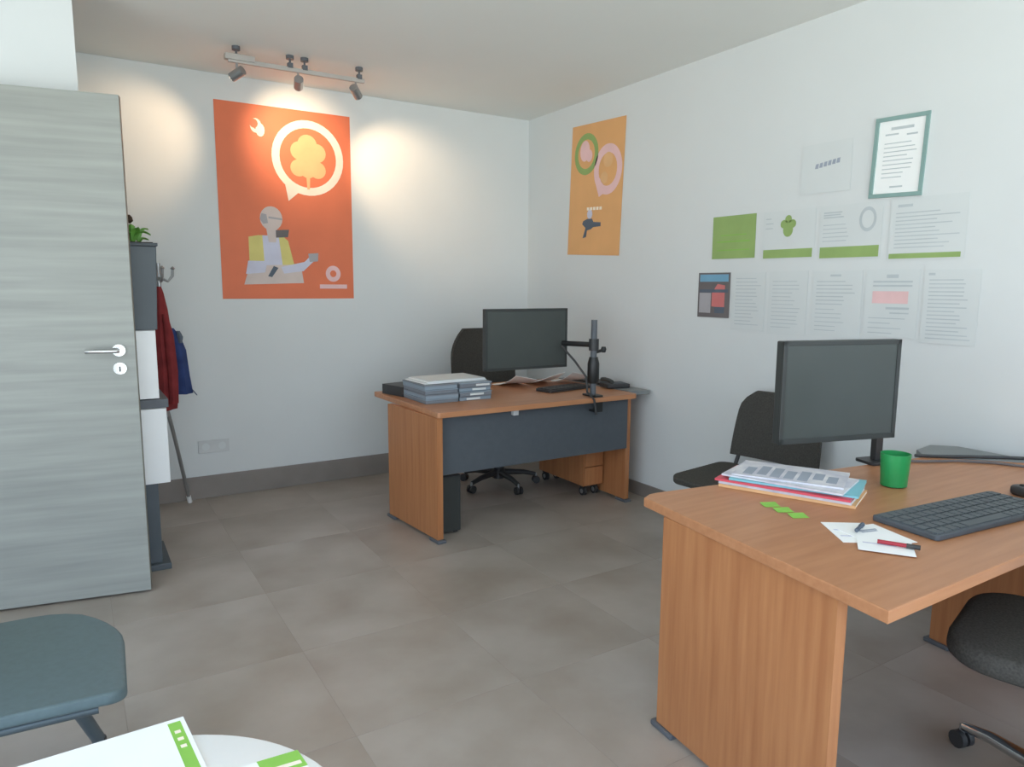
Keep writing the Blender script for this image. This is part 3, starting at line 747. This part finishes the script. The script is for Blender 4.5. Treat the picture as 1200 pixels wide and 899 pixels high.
pen('dark blue pen lying across the loose papers', (1.77, 1.08, TOP + 0.0108), (1.83, 1.10, TOP + 0.0108), 'navyp', 'navyp')
# papers and a folder behind the monitor
t = tag(obj('cable', MB().tube([(2.80, 1.49, TOP + 0.007), (2.86, 1.44, TOP + 0.007), (2.95, 1.36, TOP + 0.011), (3.03, 1.30, TOP + 0.011), (3.10, 1.235, TOP + 0.012), (3.13, 1.10, TOP + 0.012)], 0.0065, 8), M['black'], None, True), 'black cable along the grey corner piece of the right desk', 'cable')
t = tag(obj('cable', MB().tube([(2.66, 1.48, TOP + 0.006), (2.74, 1.42, TOP + 0.006), (2.86, 1.36, TOP + 0.006), (2.95, 1.27, TOP + 0.006), (3.0, 1.15, TOP + 0.006), (3.01, 1.02, TOP + 0.006)], 0.005, 8), M['brownp'], None, True), 'thin brown cable loose on the back of the right desk top', 'cable')

# ------------------------------------------------------------------ things on the far desk
BG = 'blue-grey document boxes piled on the far desk'
names = ['bottom', 'second', 'third', 'top']
for s_i, (x0, x1, side) in enumerate(((1.655, 1.868, 'left'), (1.875, 2.092, 'right'))):
    for k in range(4):
        jx, jy = random.uniform(-0.008, 0.008), random.uniform(-0.01, 0.01)
        lab = {0: 'bottom box', 1: 'second box from bottom', 2: 'second box from top', 3: 'top box'}[k]
        t = thing('document_box', 'blue-grey document %s of the %s pile on the far desk' % (lab, side), 'box', ((x0 + x1) / 2 + jx * 0.4, 3.76 + jy, TOP + 0.0006 + k * 0.0265), 0, BG)
        hw = (x1 - x0) / 2 - 0.004
        obj('box_body', MB().box(-hw, hw, -0.155, 0.155, 0, 0.019, 0.002), M['folder'] if (k + s_i) % 2 else M['folder2'], t)
        obj('box_lid', MB().box(-hw - 0.002, hw + 0.002, -0.158, 0.158, 0.0195, 0.0258, 0.0015), M['folder2'] if (k + s_i) % 2 else M['folder'], t)
        if side == 'right': obj('spine_label', MB().box(-0.06 + 0.02 * k, 0.03 + 0.02 * k, -0.1585, -0.1565, 0.004, 0.016), M['paper2'], t)
zt = TOP + 0.0006 + 4 * 0.0265
for x, y, a, lab, m1 in ((1.87, 3.78, 2, 'white paper bundle lying across both document box piles', 'paper'),):
    t = thing('paper_bundle', lab, 'paper', (x, y, zt + 0.0005), RAD(a))
    for k in range(4): obj('sheaf', MB().box(-0.20 + 0.01 * k, 0.21 - 0.004 * k, -0.13, 0.13, k * 0.004, k * 0.004 + 0.0036), M['paper'] if k % 2 == 0 else M['paper2'], t)
t = thing('folder', 'black folder at back left of the document boxes on the far desk', 'folder', (1.79, 4.05, TOP + 0.0006), RAD(12))
obj('cover', MB().box(-0.16, 0.13, -0.11, 0.11, 0.0, 0.004).box(-0.16, 0.13, -0.11, 0.11, 0.055, 0.059).box(-0.163, -0.159, -0.11, 0.11, 0, 0.059), M['black'], t)
obj('pages', MB().box(-0.155, 0.12, -0.105, 0.105, 0.0045, 0.0545), M['paper2'], t)
FG = 'papers behind the clamp-arm monitor on the far desk'
for x, y, a, wx, wy, k, lab, mm in ((2.50, 4.0, 5, 0.19, 0.27, 0, 'white sheet under the far monitor, left one of the loose papers', 'paper'), (2.715, 3.985, -2, 0.19, 0.27, 1, 'curled white sheet under the far monitor, middle of the loose papers', 'paper'), (2.895, 3.92, 4, 0.15, 0.24, 2, 'white sheet beside the clamp pole on the far desk', 'paper')):
    t = thing('loose_paper', lab, 'paper', (x, y, TOP + 0.0006 + k * 0.004), RAD(a), FG)
    obj('page', MB().grid(lambda u, v: ((u - 0.5) * wx, (v - 0.5) * wy, 0.085 * (1 - v) ** 2 * (0.5 + 0.5 * u if k % 2 else 1 - 0.5 * u) + 0.012 * u * (1 - u)), 6, 8, 0.003, (0, 0, 1)), M[mm], t, True)
kb2 = thing('keyboard', 'dark keyboard on the far desk in front of the loose papers', 'keyboard', (2.71, 3.70, TOP + 0.0006), RAD(10))
obj('base', MB().prism(rounded(-0.215, 0.16, -0.07, 0.07, 0.012), 0, 0.018, 0.004), M['black'], kb2)
keys = MB()
for r_ in range(4):
    for k in range(11): keys.box(-0.205 + k * 0.0325, -0.205 + k * 0.0325 + 0.027, -0.06 + r_ * 0.031, -0.06 + r_ * 0.031 + 0.026, 0.0182, 0.022)
ko = obj('keys', keys, M['armmetal'], kb2); ko['kind'] = 'stuff'
t = thing('telephone', 'black desk telephone on the far desk right of the clamp pole', 'telephone', (3.03, 3.60, TOP + 0.0045), RAD(-15))
obj('body', MB().box(-0.08, 0.08, -0.07, 0.07, 0, 0.028, 0.008), M['black'], t)
obj('handset', MB().tube([(-0.055, -0.08, 0.044), (-0.055, -0.03, 0.05), (-0.055, 0.03, 0.05), (-0.055, 0.08, 0.044)], 0.014, 10), M['bezel'], t, True)
obj('keypad', MB().box(-0.02, 0.06, -0.05, 0.04, 0.0282, 0.031), M['foot'], t)
t = thing('folder', 'dark flat folder on the grey extension of the far desk', 'folder', (3.055, 3.86, TOP + 0.0045), RAD(3))
obj('cover', MB().box(-0.055, 0.075, -0.15, 0.15, 0, 0.003).box(-0.055, 0.075, -0.15, 0.15, 0.011, 0.014).box(-0.058, -0.054, -0.15, 0.15, 0, 0.014), M['bezel'], t)
obj('pages', MB().box(-0.053, 0.07, -0.145, 0.145, 0.0032, 0.0108), M['paper2'], t)

# ------------------------------------------------------------------ storage tower, planter, coat rack behind the door
st = thing('storage_tower', 'slim white and dark grey storage tower just behind the door edge', 'cabinet', (0.10, 3.70, 0))
obj('base_post', MB().box(0.02, 0.20, 0.03, 0.33, 0.03, 0.43, 0.003), M['darkgrey'], st)
obj('base_plate', MB().box(0.0, 0.235, 0.0, 0.36, 0.0, 0.03, 0.004), M['darkgrey'], st)
lc = obj('lower_cabinet', MB().box(0.0, 0.255, 0.018, 0.36, 0.431, 0.80, 0.003), M['white'], st)
obj('lower_door', MB().box(0.003, 0.252, 0.0, 0.017, 0.434, 0.797, 0.002), M['white'], st)
obj('middle_shelf', MB().box(-0.005, 0.263, -0.006, 0.365, 0.801, 0.842, 0.003), M['foot'], st)
obj('upper_cabinet', MB().box(0.0, 0.228, 0.018, 0.36, 0.843, 1.17, 0.003), M['white'], st)
obj('upper_door', MB().box(0.003, 0.225, 0.0, 0.017, 0.846, 1.167, 0.002), M['white'], st)
pb = thing('planter', 'tall dark grey planter with green plant on top of the storage tower', 'planter', (0.10, 3.70, 1.1705))
bb = MB().box(0.0, 0.236, 0.0, 0.34, 0.0, 0.385, 0.004)
for v in bb.bm.verts:
    if v.co.z > 0.2: v.co.x += 0.016 if v.co.x > 0.1 else 0
obj('pot', bb, M['darkgrey'], pb)
obj('pot_rim', MB().box(-0.004, 0.258, -0.006, 0.345, 0.3855, 0.40, 0.003), M['slate'], pb)
obj('soil', MB().box(0.01, 0.24, 0.01, 0.33, 0.4005, 0.404), M['soil'], pb)
rnd = random.Random(3)
leaf_me = None
for k in range(46):
    if leaf_me is None:
        lb = MB()
        lb.grid(lambda u, v: ((v - 0.5) * 0.05 * math.sin(PI * (0.08 + 0.9 * u)), 0.10 * u, 0.028 * math.sin(PI * u) - 0.012 * abs(v - 0.5) * 2), 5, 2)
        o = obj('leaf', lb, M['leaf'], pb, True); leaf_me = o.data
    else:
        o = bpy.data.objects.new('leaf', leaf_me); C.objects.link(o); o.parent = pb
    x, y = rnd.uniform(0.03, 0.20), rnd.uniform(0.03, 0.28)
    o.location = (x, y, 0.404 + rnd.uniform(0, 0.055) + 0.11 * max(0, 1 - x / 0.13) * rnd.random())
    o.rotation_euler = (rnd.uniform(0.0, 1.2), rnd.uniform(-0.4, 0.4), rnd.uniform(-PI, PI))
    sc_ = rnd.uniform(0.5, 0.8); o.scale = (sc_, sc_, sc_)
obj('stem', MB().tube([(0.10, 0.14, 0.404), (0.11, 0.13, 0.47), (0.145, 0.10, 0.525)], 0.006, 8).lathe([(0.003, 0), (0.016, 0.012), (0.012, 0.03), (0.003, 0.04)], 10, (0.155, 0.09, 0.49)), M['soil'], pb, True)

cr = thing('coat_rack', 'slim grey coat rack near the back wall behind the door', 'coat rack', (0.43, 4.50, 0))
obj('pole', MB().tube([(0, 0, 0.62), (0, 0, 1.50)], 0.013, 12), M['silver'], cr, True)
for a in (65, 150, 240):
    c, s_ = math.cos(RAD(a)), math.sin(RAD(a))
    l = obj('leg', MB().tube([(0, 0, 0.68), (0.10 * c, 0.10 * s_, 0.48), (0.30 * c, 0.30 * s_, 0.02)], 0.011, 10), M['silver'], cr, True)
    obj('leg_cap', MB().tube([(0.283 * c, 0.283 * s_, 0.06), (0.304 * c, 0.304 * s_, 0.0135)], 0.0135, 10), M['white'], l, True)
for a in (10, 100, 190, 280):
    c, s_ = math.cos(RAD(a)), math.sin(RAD(a))
    obj('hook', MB().tube([(0, 0, 1.42), (0.05 * c, 0.05 * s_, 1.40), (0.075 * c, 0.075 * s_, 1.43), (0.078 * c, 0.078 * s_, 1.47)], 0.008, 8).lathe([(0.003, 0), (0.014, 0.012), (0.003, 0.024)], 10, (0.078 * c, 0.078 * s_, 1.46)), M['silver'], cr, True)

def coat_body(mb, prof, n=22, fold=0.008, seed=1):
    """prof: rows of (z, cx, cy, rx, ry)"""
    rings = []
    for i, (z, cx, cy, rx, ry) in enumerate(prof):
        f = fold * i / (len(prof) - 1) * 2
        rings.append([mb.bm.verts.new((cx + (rx + f * math.sin(5 * 2 * PI * k / n + seed)) * math.cos(2 * PI * k / n), cy + (ry + f * math.sin(4 * 2 * PI * k / n + 2 * seed)) * math.sin(2 * PI * k / n), z)) for k in range(n)])
    for a, b in zip(rings, rings[1:]):
        for k in range(n): mb.bm.faces.new((a[k], a[(k + 1) % n], b[(k + 1) % n], b[k]))
    mb.bm.faces.new(rings[0]); mb.bm.faces.new(rings[-1][::-1])
    return mb
jk = thing('jacket', 'dark red jacket hanging on the coat rack behind the door', 'jacket', (0.40, 4.40, 0))
obj('body', coat_body(MB(), [(1.37, 0.022, 0.03, 0.012, 0.012), (1.33, 0.02, 0.02, 0.022, 0.03), (1.24, 0.015, 0, 0.038, 0.05), (1.10, 0.012, 0, 0.052, 0.06), (0.92, 0.016, 0, 0.060, 0.065), (0.76, 0.012, 0, 0.064, 0.068), (0.68, 0.008, 0, 0.056, 0.064)]), M['red'], jk, True)
obj('sleeve', coat_body(MB(), [(1.22, 0.035, -0.055, 0.014, 0.02), (1.10, 0.048, -0.062, 0.024, 0.026), (0.90, 0.055, -0.066, 0.026, 0.028), (0.72, 0.052, -0.062, 0.022, 0.024)], 14, 0.003), M['red'], jk, True)
bl = thing('jacket', 'dark blue jacket hanging behind the red one on the coat rack', 'jacket', (0.52, 4.54, 0))
obj('body', coat_body(MB(), [(1.13, -0.035, 0, 0.012, 0.02), (1.08, -0.025, 0, 0.034, 0.04), (1.0, -0.012, 0, 0.045, 0.05), (0.86, -0.008, 0, 0.050, 0.055), (0.775, -0.004, 0, 0.054, 0.058), (0.745, 0.002, 0, 0.050, 0.055)], 22, 0.006, 3), M['blue'], bl, True)
obj('collar', coat_body(MB(), [(1.115, -0.004, -0.03, 0.010, 0.012), (1.08, 0.004, -0.035, 0.016, 0.018), (1.045, 0.002, -0.035, 0.010, 0.014)], 12, 0.001), M['navyp'], bl, True)
obj('hem_flap', MB().grid(lambda u, v: (0.035 + 0.045 * u, -0.03 + 0.07 * v, 0.795 - 0.05 * u - 0.01 * u * u), 4, 3, 0.006, (0, 0, -1)), M['blue'], bl, True)

# ------------------------------------------------------------------ round table with brochures (foreground)
TZ = 0.55
rt_ = thing('round_table', 'low round white table at the bottom left of the photo', 'table', (-0.015, 1.037, 0))
obj('tabletop', MB().lathe([(0.330, TZ - 0.030), (0.346, TZ - 0.026), (0.3515, TZ - 0.012), (0.3495, TZ - 0.003), (0.344, TZ)], 72), M['white'], rt_, True)
obj('column', MB().lathe([(0.028, 0.02), (0.028, TZ - 0.031)], 24), M['silver'], rt_, True)
obj('base_plate', MB().lathe([(0.21, 0.0), (0.21, 0.012), (0.19, 0.02), (0.05, 0.022)], 48), M['silver'], rt_, True)
def brochure(lab, corner, ex, ey, wx, wy, zz, stripe):
    """corner = top right corner of the cover; ex points left along the top edge, ey down the right edge"""
    a = math.atan2(ex[1], ex[0])
    t = thing('brochure', lab, 'brochure', (corner[0], corner[1], TZ + zz), 0, 'white brochures on the round table')
    ex, ey = Vector(ex).normalized(), Vector(ey).normalized()
    def P(u, v): q = ex * u + ey * v; return (q.x, q.y)
    obj('pages', MB().prism([P(0.001, 0.001), P(wx - 0.001, 0.001), P(wx - 0.001, wy - 0.001), P(0.001, wy - 0.001)], 0.0005, 0.0032), M['paper'], t)
    obj('cover', MB().prism([P(0, 0), P(wx, 0), P(wx, wy), P(0, wy)], 0.0033, 0.0040), M['paper'], t)
    s0, s1, l0, l1 = stripe
    obj('green_stripe', MB().prism([P(s0, l0), P(s1, l0), P(s1, l1), P(s0, l1)], 0.0041, 0.0044), M['lime'], t)
    b = MB()
    for k in range(3): b.prism([P(s0 + 0.006, l0 + 0.03 + k * 0.025), P(s1 - 0.006, l0 + 0.03 + k * 0.025), P(s1 - 0.006, l0 + 0.04 + k * 0.025), P(s0 + 0.006, l0 + 0.04 + k * 0.025)], 0.0045, 0.0047)
    obj('stripe_text', b, M['cream'], t)
brochure('white brochure with green stripe down its right edge, overhanging the round table', (0.131, 1.41), (-1, -0.035), (0.07, -0.83), 0.27, 0.30, 0.0005, (0.008, 0.030, 0.012, 0.295))
brochure('second brochure with green top corner, right side of the round table', (0.292, 1.195), (-1, 0.06), (0.09, -1), 0.21, 0.18, 0.0005, (0.0, 0.07, 0.0, 0.05))
